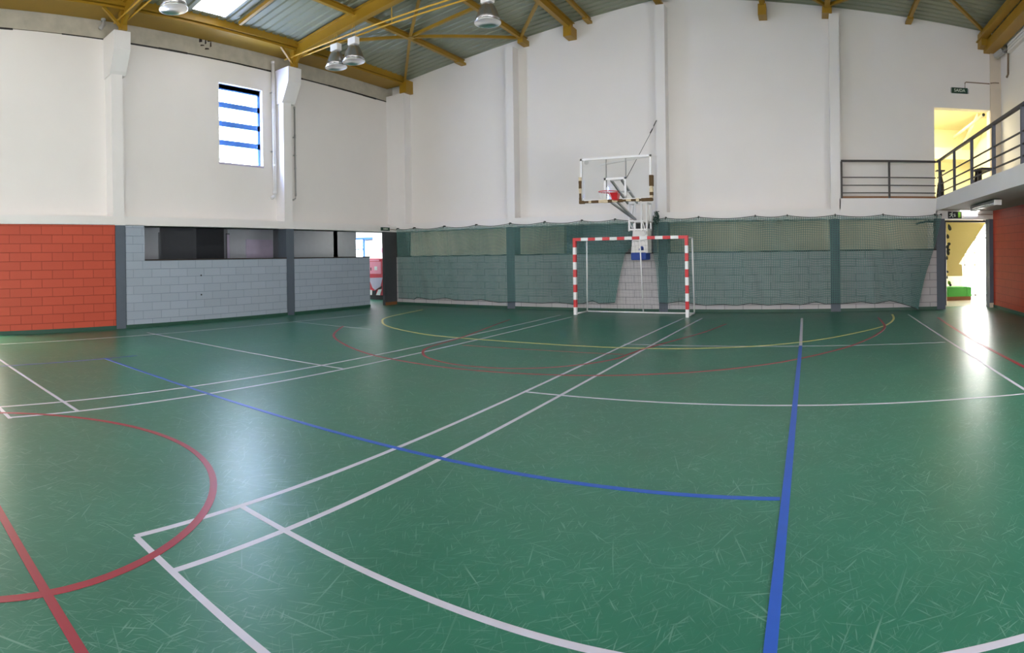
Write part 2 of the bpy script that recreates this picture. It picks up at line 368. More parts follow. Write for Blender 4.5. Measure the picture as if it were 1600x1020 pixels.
STYLE = [('white_court_line', 'line_white', 0.042, 0.0014, 'L1 L2 L3 L4 L5 L7 LBg M1 M3 M4 M5 M6 M7 M8 M8b'),
         ('yellow_court_line', 'line_yellow', 0.05, 0.0021, 'yel'),
         ('red_court_line', 'line_red', 0.05, 0.0026, 'redO redI ft L8 redline'),
         ('blue_court_line', 'line_blue', 0.052, 0.0031, 'LB M2'),
         ('navy_court_line', 'line_navy', 0.04, 0.0031, 'L6')]
WIDTH = {'M4': 0.044, 'L5': 0.032, 'M8': 0.03, 'M8b': 0.026, 'ft': 0.03, 'redI': 0.045, 'L8': 0.06, 'redline': 0.052, 'LBg': 0.055, 'LB': 0.056, 'M2': 0.05, 'L6': 0.035}
for nm, mk, wd, z1, keys in STYLE:
    for j, k in enumerate(keys.split()):
        b = MB().ribbon(catmull(LINES[k], 6), WIDTH.get(k, wd), 0.0004, z1 + j * 0.00003)
        b.build(nm, M[mk], fl)
ring = [(-4.58 + 1.79 * math.cos(t * math.pi / 48), 0.845 + 1.79 * math.sin(t * math.pi / 48)) for t in range(97)]
MB().ribbon(ring, 0.052, 0.0004, 0.0026).build('red_centre_circle', M['line_red'], fl)

# ------------------------------------------------------------------ left wall
WINS = [(9.03, 10.50), (-1.5, -0.03), (-6.7, -5.23), (-11.9, -10.43)]
WZ0, WZ1 = 4.217, 6.36
b = MB()
edges = [YF] + [v for wn in sorted(WINS) for v in wn] + [YU + 0.3]
for a, c in zip(edges[0::2], edges[1::2]): b.box(XU - 0.3, XU, a, c, ZB, 6.96)
for a, c in WINS:
    b.box(XU - 0.3, XU, a, c, ZB, WZ0); b.box(XU - 0.3, XU, a, c, WZ1, 6.96)
wl = struct(b.build('wall_left', M['plaster']), 'white upper left wall above grey and red block work')
MB().box(XU - 0.3, XU - 0.01, YF, YU + 0.3, 6.98, 7.62).build('concrete_band', M['concrete'], wl)
jt = MB()
y = 0.0
while y < 15.5:
    l = random.uniform(.5, 1.6)
    if random.random() < 0.93: jt.box(XU - 0.02, XU + 0.006, y, y + l, 6.945 + random.uniform(-.008, .008), 6.985 + random.uniform(-.006, .012))
    y += l
jt.build('wall_joint', M['black'], wl)
MB().box(XU - 0.3, XL, YF, YU, ZB, ZL).build('concrete_ledge', M['beam_white'], wl)
COLS = [(0, 5.74, 6.03), (1, 10.97, 11.27), (2, 0.54, 0.83), (3, -4.66, -4.37), (4, -9.86, -9.57)]
for i, y0, y1 in COLS:
    MB().box(XU - 0.01, XL, y0, y1, ZL, 6.3).build('pilaster', M['beam_white'], wl)
    c0 = y0 - 0.04; c1 = y1 + (0.09 if i == 0 else 0.14)
    MB().prism([(XU - 0.01, 6.0), (-12.99, 6.02), (-12.93, 6.10), (-12.70, 6.55), (-12.68, 6.97), (XU - 0.01, 6.97)], 'Y', c0, c1).build('corbel', M['beam_white'], wl)
    MB().box(XL - 0.36, XL, y0 + 0.04, y1 + 0.03, 0, ZB).build('pillar', M['pillar'], wl)
MB().box(XL - 0.10, XL, 15.28, 16.62, 0, ZB).build('corner_pillar', M['pillar_dark'], wl)
MB().box(XL - 0.004, XL + 0.006, 15.285, 15.90, 0.0, 0.10).build('pillar_foot', M['brown'], wl)
MB().box(XL - 0.2, XL, YF, 0.9, 0.083, ZB + 0.01).box(XL - 0.2, XL, 2.75, 5.79, 0.083, ZB + 0.01).box(XL - .2, XL, .9, 2.75, 2.25, ZB + .01).build('red_block_wall', M['red_left'], wl)
sd = struct(MB().box(XL - .18, XL - .12, .9, .98, 0, 2.25).box(XL - .18, XL - .12, 1.79, 1.86, 0, 2.25).box(XL - .18, XL - .12, 2.67, 2.75, 0, 2.25).build('door_added', M['blue_frame']), 'added unseen side doors glowing in the red block wall')
MB().box(XL - .19, XL - .17, .9, 2.75, 0.02, 2.25).build('pane', glow('side_fill_glow', SIDE_FILL), sd)  # unseen glowing pane added to light the floor at the left
b = MB().box(XL - 0.2, XL, 6.05, 6.56, 0.083, ZB + 0.01)
b.box(XL - 0.2, XL, 6.56, 11.02, 0.083, ZS)
b.build('grey_block_wall', M['grey_left'], wl)
MB().box(XL - 0.2, XL, 11.29, 14.53, 0.083, ZS).build('grey_block_wall', M['grey_left'], wl)
MB().box(XL - 0.23, XL + 0.004, 6.56, 11.02, ZS, ZS + 0.03).build('sill_edge', M['sill'], wl)
MB().box(XL - 0.23, XL + 0.004, 11.29, 14.53, ZS, ZS + 0.03).build('sill_edge', M['sill'], wl)
for z in (1.21, 0.72):
    MB().lathe([(0.022, 0), (0.022, 0.006)], (XL - 0.001, 8.16, z), 10, 'X').build('anchor_hole', M['black'], wl)
# bare patch where plaster came off high on the wall
b = MB()
for (u, v, du, dv) in [(8.26, 7.19, .10, .20), (8.35, 7.30, .15, .05), (8.44, 7.17, .05, .16), (8.30, 7.10, .13, .05), (8.52, 7.25, .13, .05), (8.60, 7.12, .05, .16), (8.44, 7.03, .14, .06)]:
    u += .17; v += .13
    b.hexa([(XU - 0.008, u, v), (XU - 0.008, u + du, v + .03), (XU - 0.008, u + du * .8, v + dv), (XU - 0.008, u + .01, v + dv * .8)], [(XU - 0.004, u, v), (XU - 0.004, u + du, v + .03), (XU - 0.004, u + du * .8, v + dv), (XU - 0.004, u + .01, v + dv * .8)])
b.build('plaster_damage', M['sill'], wl)
struct(MB().box(XL - 0.2, XL + 0.012, YF, .9, 0, 0.083).box(XL - 0.2, XL + 0.012, 2.75, 5.79, 0, 0.083).box(XL - 0.2, XL + 0.012, 6.04, 11.02, 0, 0.083).box(XL - 0.2, XL + 0.012, 11.28, 14.53, 0, 0.083).build('baseboard_left', M['baseboard']))
# windows of the left wall
for i, (a, c) in enumerate(WINS):
    f = MB(); x0, x1 = XU - 0.20, XU - 0.12
    for k in range(5):
        z = WZ0 + 0.03 + (WZ1 - WZ0 - 0.09) * k / 4
        h = 0.15
        if k == 0: continue
        f.box(x0, x1, a, c, z - h / 2 + 0.02, z + h / 2 + 0.02)
    f.box(x0, x1, a, a + 0.05, WZ0, WZ1); f.box(x0, x1, c - 0.085, c, WZ0, WZ1); f.box(x0, x1, a, c, WZ1 - 0.15, WZ1)
    wn = struct(f.build('window_%d' % (i + 1), M['blue_frame']), 'blue framed window of four panes high on the left wall')
    MB().box(XU - 0.25, XU - 0.23, a - .02, c + .02, WZ0, WZ1).build('pane', M['pane_left'], wn)
    MB().box(XU - 0.3, XU + 0.015, a - 0.02, c + 0.02, WZ0 - 0.05, WZ0 + 0.004).build('window_sill', M['lilac'], wn)

# ------------------------------------------------------------------ end wall
DX0, DX1, DZ = 3.49, 5.09, 5.54      # doorway on the gallery
def top(x): return zroof(x) + 0.02
b = MB()
for a, c in [(XU - 0.3, RIDGE_X), (RIDGE_X, DX0), (DX1, 7.0)]:
    b.prism([(a, 2.45), (c, 2.45), (c, top(c)), (a, top(a))], 'Y', YU, YU + 0.3)
b.prism([(DX0, DZ), (DX1, DZ), (DX1, top(DX1)), (DX0, top(DX0))], 'Y', YU, YU + 0.3)
b.box(DX0, DX1, YU, YU + 0.3, 2.45, 2.99)
wb = struct(b.build('wall_back', M['plaster']), 'tall white end wall behind the goal')
MB().box(XL - 0.3, 0.84, YB, YU + 0.3, ZB, ZL + 0.06).build('concrete_ledge', M['beam_white'], wb)
MB().box(0.84, 3.47, YB, YU + 0.02, ZB, 3.0).build('gallery_edge', M['beam_white'], wb)
MB().box(3.44, XR + 0.36, YB, YU + 0.3, ZB, 2.69).build('door_lintel', M['plaster'], wb)
for x0, x1, zt in [(XU, -12.56, 7.13), (-8.68, -8.42, 7.84), (-4.07, -3.80, 8.36), (0.61, 0.87, 7.88)]:
    MB().box(x0, x1, YB, YU + 0.01, ZL + (0.06 if x0 < 0.84 else 0), zt).build('pilaster', M['beam_white'], wb)
MB().box(5.10, XRU + 0.02, YU - 0.06, YU + 0.01, 3.0, 7.15).build('pilaster', M['tan'], wb)
for x0, x1, k in [(-8.72, -8.45, 'pillar'), (-4.05, -3.80, 'pillar'), (0.58, 0.84, 'pillar'), (3.44, 3.68, 'pillar'), (4.94, 5.10, 'pillar')]:
    MB().box(x0, x1, YB, YU + 0.02, 0, ZB).build('pillar', M[k], wb)
for x0, x1 in [(-12.98, -8.72), (-8.45, -4.05), (-3.80, 0.58), (0.84, 3.44)]:
    MB().box(x0, x1, YB, YB + 0.2, 0.083, ZS).build('grey_block_wall', M['grey_back'], wb)
    MB().box(x0, x1, YB - 0.004, YB + 0.23, ZS, ZS + 0.03).build('sill_edge', M['sill'], wb)
b = MB()
for x0, x1 in [(-12.98, -8.72), (-8.45, -4.05), (-3.80, 0.58), (0.84, 3.44)]: b.box(x0, x1, YB - 0.012, YB + 0.2, 0, 0.083)
struct(b.build('baseboard_back', M['baseboard']))

# ------------------------------------------------------------------ right wall, gallery, wall behind
b = MB().box(XRU, XRU + 0.3, YF, YU + 0.3, 2.6, 3.6).box(XRU, XRU + 0.3, YF, YU + 0.3, 5.6, 7.9).box(XRU, XRU + .3, 8.0, YU + .3, 3.6, 5.6)
for k in range(6): b.box(XRU, XRU + .3, YF + k * 4.4, YF + k * 4.4 + .6, 3.6, 5.6)
wr = struct(b.build('wall_right', M['plaster']), 'white upper right wall above the gallery')
MB().box(XR, XRU + 0.3, 7.6, YB + 0.02, 0.083, 2.68).box(XR, XRU + .3, YF, -9, .083, 2.68).box(XR, XRU + .3, -9, 7.6, 2.3, 2.68).build('red_block_wall', M['red_right'], wr)
MB().box(XR + .2, XR + .25, -9, 7.6, .1, 2.3).build('low_fill_panel', glow('low_fill_glow', LOW_FILL), wr)  # unseen emissive band added as low side fill
MB().box(XRU + .2, XRU + .25, YF, 8.2, 3.6, 5.6).build('window_pane', glow('right_fill_glow', RIGHT_FILL), wr)  # unseen emissive strip added as upper side fill
b = MB().box(XR + .12, XR + .2, -9, 7.6, 2.22, 2.3).box(XR + .12, XR + .2, -9, 7.6, 0, .1).box(XR + .12, XR + .2, -9, 7.6, 1.0, 1.06)
for k in range(14): b.box(XR + .12, XR + .2, -9 + k * 1.272, -8.93 + k * 1.272, 0, 2.3)
b.build('fill_panel_frame', M['white'], wr)  # mullions dressing the added emissive band as glazing
b = MB()
for k in range(6): b.box(XRU - 0.10, XRU - 0.004, 2, 15.35, 6.88 + k * 0.085, 6.945 + k * 0.085)
b.build('ribbed_gutter', M['beam_white'], wr)
MB().box(4.93, 5.11, YB - .008, YB + .004, 0, .13).build('pillar_foot', M['tan'], wb)
struct(MB().box(XR - 0.012, XR + 0.1, YF, YB - 0.01, 0, 0.083).build('baseboard_right', M['baseboard']))
gal = struct(MB().box(3.47, XRU, YF, YU, 2.68, 3.0).build('floor_gallery', M['soffit']), 'concrete gallery floor along the right wall')
MB().box(3.452, 3.475, YF, YB, 2.675, 3.012).build('gallery_edge', M['beam_white'], gal)
MB().box(3.9, XRU, 6.2, 6.75, 2.42, 2.68).prism([(3.5, 2.68), (3.9, 2.42), (3.9, 2.68)], 'Y', 6.2, 6.75).build('gallery_beam', M['tan'], gal)
b = MB().box(XU - .3, XRU + .3, YF - 0.3, YF, 0, 0.4)
b.prism([(XU - .3, 4.6), (XRU + .3, 4.6), (XRU + .3, 7.9), (RIDGE_X, RIDGE_Z + .1), (XU - .3, 7.9)], 'Y', YF - 0.3, YF)
for k in range(7):
    x = XU - .3 + k * 3.11
    b.box(x, x + 0.55, YF - .3, YF, 0.4, 4.6)
wf = struct(b.build('wall_front', M['plaster']), 'wall behind the camera with added window fill panes')
MB().box(XU - .2, XRU + .2, YF - .25, YF - .2, 0.4, 4.6).build('window_pane', M['end_fill'], wf)  # unseen emissive sheet added to light the hall from behind

# ------------------------------------------------------------------ roof
b = MB()
y = YF
prof = []
while y < YU + 0.35:
    prof += [(y, 0.0), (y + 0.15, 0.0), (y + 0.17, 0.035), (y + 0.225, 0.035), (y + 0.245, 0.0)]
    y += 0.25
for xa, xb in [(XU - 0.4, RIDGE_X), (RIDGE_X, XRU + 0.4)]:
    va = [b.bm.verts.new((xa, yy, zroof(xa) + h)) for yy, h in prof]; vb = [b.bm.verts.new((xb, yy, zroof(xb) + h)) for yy, h in prof]
    for i in range(len(prof) - 1): b.bm.faces.new((va[i], va[i + 1], vb[i + 1], vb[i]))
ce = struct(b.build('ceiling', M['roof']), 'ribbed metal roof on ochre steel beams')
def sk(x0, x1, y0, y1):
    m_ = MB(); m_.hexa([(x0, y0, zroof(x0) - .012), (x1, y0, zroof(x1) - .012), (x1, y1, zroof(x1) - .012), (x0, y1, zroof(x0) - .012)], [(x0, y0, zroof(x0) - .004), (x1, y0, zroof(x1) - .004), (x1, y1, zroof(x1) - .004), (x0, y1, zroof(x0) - .004)])
    m_.build('skylight', M['sky_panel'], ce)
for y0, y1 in [(7.62, 8.58), (2.4, 3.36), (-2.8, -1.84), (-8.0, -7.04)]:
    sk(-12.34, -4.3, y0, y1); sk(-3.7, 4.6, y0, y1)
def rafter(yc):
    m_ = MB()
    for xa, xb in [(-12.62, RIDGE_X), (RIDGE_X, 4.9)]:
        m_.ibeam((xa, yc, zroof(xa) - 0.235), (xb, yc, zroof(xb) - 0.235), 0.18, 0.33, 0.025)
    for xa in (-12.70,):
        m_.beam((xa, yc, 6.97), (xa, yc, zroof(xa) - 0.05), 0.16, 0.16, (1, 0, 0))
        m_.beam((xa + 0.05, yc, 7.12), (xa + 0.24, yc, zroof(xa) - 0.32), 0.09, 0.12, (1, 0, 0))
    return m_.build('rafter', M['yellow'], ce)
RY = [11.16, 5.93, 0.72, -4.5, -9.7]
for yc in RY:
    rafter(yc)
    for dy in (-0.085, 0.13):
        MB().tube([(-13.0, yc + dy, 7.25), (RIDGE_X, yc + dy, 7.30), (4.9, yc + dy, 7.25)], 0.021, 8).build('tie_rod', M['yellow_rod'], ce)
    for k, xx in enumerate((-9.25, -5.5, -1.5, 2.0)):
        MB().tube([(xx, yc + 0.13, 7.26), (xx, yc + 0.13, zroof(xx) - 0.35)], 0.012, 6).build('tie_hanger', M['yellow_rod'], ce)
PUR = [(-10.38, .10, .15, 0), (-8.13, .10, .15, .08), (-6.62, .14, .24, .22), (-6.08, .08, .13, 0), (-1.15, .12, .24, .22), (0.56, .14, .17, .10), (2.78, .09, .13, 0), (-4.0, .1, .15, 0)]
for x, wd, ht, drop in PUR:
    MB().ibeam((x, YF, zroof(x) - .03 - ht / 2), (x, YU, zroof(x) - .03 - ht / 2), wd, ht, 0.018).build('purlin', M['yellow'], ce)
    pl = MB().box(x - wd * .9, x + wd * .9, YB - 0.06, YU, zroof(x) - .03 - ht - drop - .03, zroof(x) - .03 - ht + .04)
    pl.build('beam_seat', M['yellow'], ce)
for x0, x1, y0 in [(-12.5, -8.15, 11.16), (-8.15, -4.0, 11.16), (-4.0, 0.55, 11.16), (0.55, 4.8, 11.16)]:
    xm = (x0 + x1) / 2; y1 = 15.9; ym = 13.4
    for (xa, ya, xb, yb) in [(x0, y0, xm, ym), (xm, ym, x1, y1), (x0, y1, xm, ym), (xm, ym, x1, y0), (xm, ym, x1, ym - .05)]:
        MB().beam((xa, ya, zroof(xa) - .13), (xb, yb, zroof(xb) - .13), 0.075, 0.075).build('roof_brace', M['yellow'], ce)
    MB().box(xm - .11, xm + .11, ym - .11, ym + .11, zroof(xm) - .18, zroof(xm) - .165).build('gusset_plate', M['yellow'], ce)
for y0, y1 in [(5.93, 11.16), (0.72, 5.93)]:
    MB().beam((-12.3, 9.0 - (0 if y0 > 5 else 5.2), zroof(-12.3) - .1), (-9.5, 8.95 - (0 if y0 > 5 else 5.2), zroof(-9.5) - .1), 0.09, 0.09).build('roof_brace', M['yellow'], ce)
MB().box(-12.60, -12.52, YF, YB, 7.50, 7.72).box(-12.64, -12.50, YF, YB, 7.48, 7.51).build('eaves_beam', M['yellow'], ce)
MB().box(-13.33, -12.56, YF, YB + .05, 7.41, 7.465).build('eaves_beam', M['yellow'], ce)
MB().box(4.76, 4.84, YF, YU, 7.42, 7.62).box(4.70, 4.90, YF, YU, 7.40, 7.43).build('eaves_beam', M['yellow'], ce)
MB().box(4.92, 5.25, YF, YU, 7.12, 7.38).build('eaves_beam', M['yellow'], ce)
MB().box(4.75, 5.03, YB - .02, YU + .01, 7.22, 7.62).build('beam_seat', M['yellow'], ce)
MB().box(-12.72, -12.44, YB - .03, YU + .01, 7.13, 7.55).build('beam_seat', M['yellow'], ce)
for yc in RY[:3]:
    MB().beam((-12.6, yc - .55, 7.42), (-12.68, yc - .06, 7.05), .06, .06).build('eaves_strut', M['yellow'], ce)

# ------------------------------------------------------------------ spaces seen through the openings
co = MB().box(-15.2, -15.0, 5.0, 8.06, 0, 2.75).box(-15.2, -15.0, 10.40, 16.06, 0, 2.75)
cw = struct(co.build('wall_corridor_left', M['dim_grey']), 'grey wall of the side corridor')
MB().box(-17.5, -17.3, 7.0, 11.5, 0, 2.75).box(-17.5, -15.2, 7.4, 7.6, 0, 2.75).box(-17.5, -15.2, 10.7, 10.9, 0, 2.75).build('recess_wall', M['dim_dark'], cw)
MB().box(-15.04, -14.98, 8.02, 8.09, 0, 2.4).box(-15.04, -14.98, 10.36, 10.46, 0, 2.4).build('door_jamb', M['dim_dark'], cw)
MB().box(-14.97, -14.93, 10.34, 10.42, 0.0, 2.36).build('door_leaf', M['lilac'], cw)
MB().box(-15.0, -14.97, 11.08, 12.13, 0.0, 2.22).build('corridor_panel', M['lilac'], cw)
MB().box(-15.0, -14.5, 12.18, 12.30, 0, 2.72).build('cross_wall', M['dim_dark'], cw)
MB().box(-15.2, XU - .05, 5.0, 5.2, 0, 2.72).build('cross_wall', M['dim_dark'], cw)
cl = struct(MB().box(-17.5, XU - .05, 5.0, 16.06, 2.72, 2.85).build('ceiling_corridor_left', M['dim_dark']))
glow('corridor_fill_glow', CORRIDOR_FILL)  # glow of the added corridor lights, hidden above the openings
MB().box(-14.2, -14.1, 14.2, 15.4, 2.68, 2.72).build('corridor_fill_light', bpy.data.materials['corridor_fill_glow'], cl)
b = MB().box(-14.0, -7.68, 17.9, 18.1, 0, 2.8).box(-4.59, 3.75, 17.9, 18.1, 0, 2.8)
cb_ = struct(b.build('wall_corridor_back', M['cream']), 'cream wall of the corridor behind the half wall')
MB().box(-8.2, -4.0, 19.6, 19.8, 0, 2.8).box(-7.88, -7.68, 18.1, 19.7, 0, 2.8).box(-4.59, -4.4, 18.1, 19.7, 0, 2.8).build('recess_wall', M['dim_grey'], cb_)
cl = struct(MB().box(-14.2, 3.6, YU + .05, 19.8, 2.70, 2.85).build('ceiling_corridor_back', M['soffit']))
for x in (-12.4, -9.9, -2.4, 0.4, 2.6): MB().box(x - .6, x + .6, 16.75, 16.85, 2.66, 2.70).build('corridor_fill_light', bpy.data.materials['corridor_fill_glow'], cl)  # added lights hidden behind the lintel, brighten the far wall
# corner room with the blue window
b = MB().box(-20, -13.9, 19.5, 19.7, 0, 3.6).box(-14.1, -13.9, 17.9, 19.6, 0, 3.6).box(-20.2, -20, 14, 19.7, 0, 3.6).box(-20, -15, 14.9, 15.1, 0, 3.6)
struct(b.build('wall_corner_room', M['plaster']), 'white wall of the corner room')
struct(MB().box(-20.2, -13.9, 15, 19.7, 3.3, 3.45).box(-15.2, XU - .05, 16.0, 18.0, 2.75, 2.9).build('ceiling_corner_room', M['plaster']))
f = MB().box(-18.6, -17.22, 19.40, 19.48, 2.39, 2.47).box(-17.73, -17.67, 19.40, 19.48, 0.9, 2.43).box(-18.6, -17.7, 19.40, 19.48, 1.95, 2.0).box(-18.6, -17.7, 19.40, 19.48, 0.86, 0.92)
wn = struct(f.build('window_5', M['blue_frame']), 'blue framed window of the corner room')
MB().box(-18.6, -17.72, 19.485, 19.495, 0.9, 2.4).build('pane', M['corner_pane'], wn)
MB().box(-17.6, -15.4, 16.6, 18.6, 3.27, 3.295).build('ceiling_light_panel', M['corner_pane'], wn)
# entrance hall to the right
b = MB().box(3.6, 5.35, 20.3, 20.5, 0, 2.8).box(3.6, 3.75, 16.5, 20.4, 0, 2.8).box(7.6, 7.8, 16.2, 21, 0, 2.8)
eh = struct(b.build('wall_entrance_hall', M['plaster']), 'white walls of the entrance hall')
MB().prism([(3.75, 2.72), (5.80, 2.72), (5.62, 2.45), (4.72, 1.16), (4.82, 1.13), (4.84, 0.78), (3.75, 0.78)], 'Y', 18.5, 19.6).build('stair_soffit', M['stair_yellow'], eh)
struct(MB().box(3.6, 7.8, YU + .3, 21, 2.72, 2.85).build('ceiling_entrance_hall', M['yellow_wall']))
struct(MB().box(3.75, 7.6, 16.6, 20.4, 0.0005, 0.004).build('floor_entrance_hall', M['hall_floor']))
f = MB()
for x in (5.36, 5.74, 6.75, 7.55): f.box(x - .03, x + .03, 20.2, 20.28, 0, 2.75)
for z in (0.03, 1.08, 1.5, 2.02, 2.72): f.box(5.35, 7.6 if z in (0.03, 2.02, 2.72) else 5.74, 20.2, 20.28, z - .025, z + .025)
dr = struct(f.build('door_1', M['white']), 'glazed entrance doors full of daylight')
MB().box(5.35, 7.6, 20.3, 20.32, 0, 2.75).build('pane', M['facade'], dr)
# upper landing behind the gallery doorway
b = MB().box(2.4, 7.2, 21.0, 21.2, 3, 6.0).box(2.2, 2.4, YU + .3, 21.2, 3, 6.0).box(5.75, 5.95, YU + .3, 21.2, 3, 6.0)
ul = struct(b.build('wall_landing', M['yellow_wall']), 'yellow lit landing beyond the gallery doorway')
MB().box(2.4, 5.75, 20.3, 21.0, 4.75, 5.15).build('landing_beam', M['yellow_wall'], ul)
MB().prism([(18.2, 5.75), (20.9, 4.9), (20.9, 5.05), (18.2, 5.95)], 'X', 5.3, 5.75).build('sloping_beam', M['yellow_wall'], ul)
struct(MB().box(2.2, 6, YU + .3, 21.2, 5.9, 6.05).build('ceiling_landing', M['yellow_wall']))
struct(MB().box(2.2, 6, YU + .3, 21.2, 2.86, 3.0).build('floor_landing', M['soffit']))
MB().tube([(5.02, 16.65, 5.49), (5.02, 20.2, 5.49)], .05, 10).build('landing_pipe', M['yellow_wall'], ul, True)
MB().tube([(5.02, 16.63, 5.49), (5.02, 16.66, 5.49)], .045, 10).build('pipe_cap', M['black'], ul)
MB().box(2.9, 3.3, 17.2, 19.6, 5.84, 5.89).build('ceiling_light_panel', M['warm_light'], ul)

# ------------------------------------------------------------------ goal
def goal():
    c = Vector((-4.53, 14.73, 0)); a = -0.0639
    ax = Vector((math.cos(a), math.sin(a), 0)); ay = Vector((-math.sin(a), math.cos(a), 0))
    def P(u, v, z): return c + ax * u + ay * v + Vector((0, 0, z))
    g = thing('futsal_goal', 'red and white striped futsal goal standing before the green net', 'goal', tuple(c))
    H, W, S = 2.04, 1.575, 0.08
    def bands(pts, side, mats):
        # a square bar from pts[0] to pts[-1] built of bands whose material alternates
        return
    def bar(name, p0, p1, cuts, matA, matB, first):
        me_b = MB(); d = (p1 - p0); Ln = d.length; faces = []
        for i in range(len(cuts) - 1):
            q0 = p0 + d * (cuts[i] / Ln); q1 = p0 + d * (cuts[i + 1] / Ln)
            n0 = len(me_b.bm.faces)
            me_b.beam(q0, q1, S, S, tuple(ay))
            faces.append(len(me_b.bm.faces) - n0)
        idx = []
        for i, n in enumerate(faces): idx += [(i + first) % 2] * n
        o = me_b.build(name, matA, g)
        o.data.materials.append(matB)
        for p, k in zip(o.data.polygons, idx): p.material_index = k
        return o
    zc = [0, .2, .4, .6, .8, 1.0, 1.2, 1.4, 1.6, 1.79, H]
    bar('post', P(-W + S / 2, 0, 0), P(-W + S / 2, 0, H), zc, M['white'], M['goal_red'], 0)
    bar('post', P(W - S / 2, 0, 0), P(W - S / 2, 0, H), zc, M['white'], M['goal_red'], 0)
    n = 15; inner = 2 * (W - S)
    cuts = [0, .16] + [.16 + (inner - .32) * k / 13 for k in range(1, 14)] + [inner]
    bar('crossbar', P(-W + S, 0, H - S / 2), P(W - S, 0, H - S / 2), cuts, M['goal_red'], M['white'], 0)
    for s in (-1, 1):
        x = s * (W - .05); xt = -1.30 if s < 0 else 1.61
        MB().tube([P(s * (W - .05), .03, H - .06), P(xt, .27, H - .06)], .018, 8).build('top_strut', M['white'], g, True)
        MB().tube([P(xt, .26, H - .05), P(x, .72, .03)], .02, 8).build('back_stanchion', M['white'], g, True)
        MB().tube([P(x, .03, .03), P(x, .72, .03)], .02, 8).build('ground_bar', M['white'], g, True)
    MB().tube([P(-W + .05, .72, .03), P(W - .05, .72, .03)], .022, 8).build('ground_bar', M['white'], g, True)
    MB().tube([P(.29, .04, H - .08), P(.12, .72, .03)], .017, 8).build('back_stanchion', M['white'], g, True)
    nt = MB(); r = .0013
    def Q(u, t):   # back sheet: top rail, then slanting down with some slack
        if t < .12: return P(u, .04 + .25 * t / .12, H - .09 - .03 * math.sin(math.pi * (u / W + 1) * 4))
        k = (t - .12) / .88
        return P(u, .29 + .42 * k + .05 * math.sin(k * 3.1), (H - .09) * (1 - k) + .05 * k + .02 * math.sin(u * 7))
    for i in range(32):
        u = -W + .08 + (2 * W - .16) * i / 31
        nt.tube([Q(u, t / 14) for t in range(15)], r, 3)
    for j in range(22):
        nt.tube([Q(-W + .08 + (2 * W - .16) * i / 16, j / 21) for i in range(17)], r, 3)
    for s in (-1, 1):
        x = s * (W - .06)
        for j in range(1, 19):
            z = H - .1 - (H - .15) * j / 19; yb = .29 + .42 * j / 19
            nt.tube([P(x, .04, z), P(x + s * .01, yb / 2, z - .02), P(x, yb, z)], r, 3)
        for j in range(1, 6):
            yy = .12 * j
            nt.tube([P(x, yy, .05), P(x, yy, min(H - .1, (H - .1) * (1 - (yy - .29) / .42) if yy > .29 else H - .1))], r, 3)
    nt.build('goal_net', M['net_dark'], g)
goal()

# ------------------------------------------------------------------ green backstop netting
HOOK = [-12.86, -12.15, -10.94, -9.74, -8.55, -7.41, -6.25, -5.26, -3.81, -2.91, -1.39, -0.545, 0.716, 1.985, 3.386, 3.56]
def ztop(x):
    for a, c in zip(HOOK, HOOK[1:]):
        if a <= x <= c:
            t = (x - a) / (c - a); return 2.553 - 0.055 * math.sin(math.pi * t) * min(1, (c - a) / 1.2)
    return 2.545
def interp(tab, v):
    for (a, p), (c, q) in zip(tab, tab[1:]):
        if (a - v) * (c - v) <= 0 and a != c: return p + (q - p) * (v - a) / (c - a)
    return tab[0][1] if abs(v - tab[0][0]) < abs(v - tab[-1][0]) else tab[-1][1]
def curtain(label, left, right, bottom, x0, x1, seed):
    rnd = random.Random(seed)
    g = thing('backstop_net', label, 'net', ((x0 + x1) / 2, 15.78, 0), 'green backstop nets along the end wall')
    CELL = 0.047; RAD = 0.0085
    nx = int((x1 - x0) / CELL); nz = 50
    def pt(u, v):
        xt = x0 + (x1 - x0) * u
        zb = interp(bottom, xt); zt = ztop(xt)
        z = zb + (zt - zb) * v
        xl = interp(left, z); xr = interp(right, z)
        # cloth keeps its threads near vertical and bunches towards a pulled-in edge
        k = u ** 1.6; x = xt + (xl - x0) * (1 - u) ** 6 + (xr - x1) * k ** 5
        yy = 15.80 + 0.018 * math.sin(x * 5.1 + seed) * (1 - v) + 0.004 * math.sin(x * 13 + z * 3)
        return Vector((x, yy, z))
    b = MB()
    for i in range(nx + 1):
        b.tube([pt(i / nx, j / 10) for j in range(11)], RAD, 3)
    m_ = max(24, nx // 3)
    for j in range(nz + 1):
        b.tube([pt(i / m_, j / nz) for i in range(m_ + 1)], RAD, 3)
    b.build('netting', M['net_green'], g)
    MB().tube([pt(i / (nx * 1.0), 0.0) for i in range(nx + 1)], .011, 5).build('hem_cord', M['cord_dark'], g)
    MB().tube([pt(i / (nx * 1.0), 1.0) for i in range(nx + 1)], .009, 5).build('top_rope', M['cord_dark'], g)
    for h in HOOK:
        if x0 - .05 <= h <= x1 + .05:
            MB().tube([(h, YB + .01, 2.575), (h, 15.80, 2.575), (h, 15.775, 2.545), (h, 15.80, 2.53)], .014, 6).build('hook', M['black'], g)
    return g, pt
curtain('left green backstop net hung between the corner pillar and the basketball tower', [(2.6, -12.86), (0, -12.80)], [(2.6, -4.70), (1.85, -4.75), (1.63, -4.98), (1.0, -5.14), (.3, -5.28), (0, -5.3)],
        [(-12.86, .22), (-12.2, .20), (-12.1, .27), (-11.5, .21), (-10.9, .28), (-10.6, .23), (-10.0, .22), (-9.6, .26), (-8.95, .19), (-8.3, .22), (-7.5, .20), (-7.0, .24), (-6.45, .19), (-6.1, .22), (-5.77, .30), (-5.5, .23), (-4.7, .26)], -12.86, -4.70, 1)
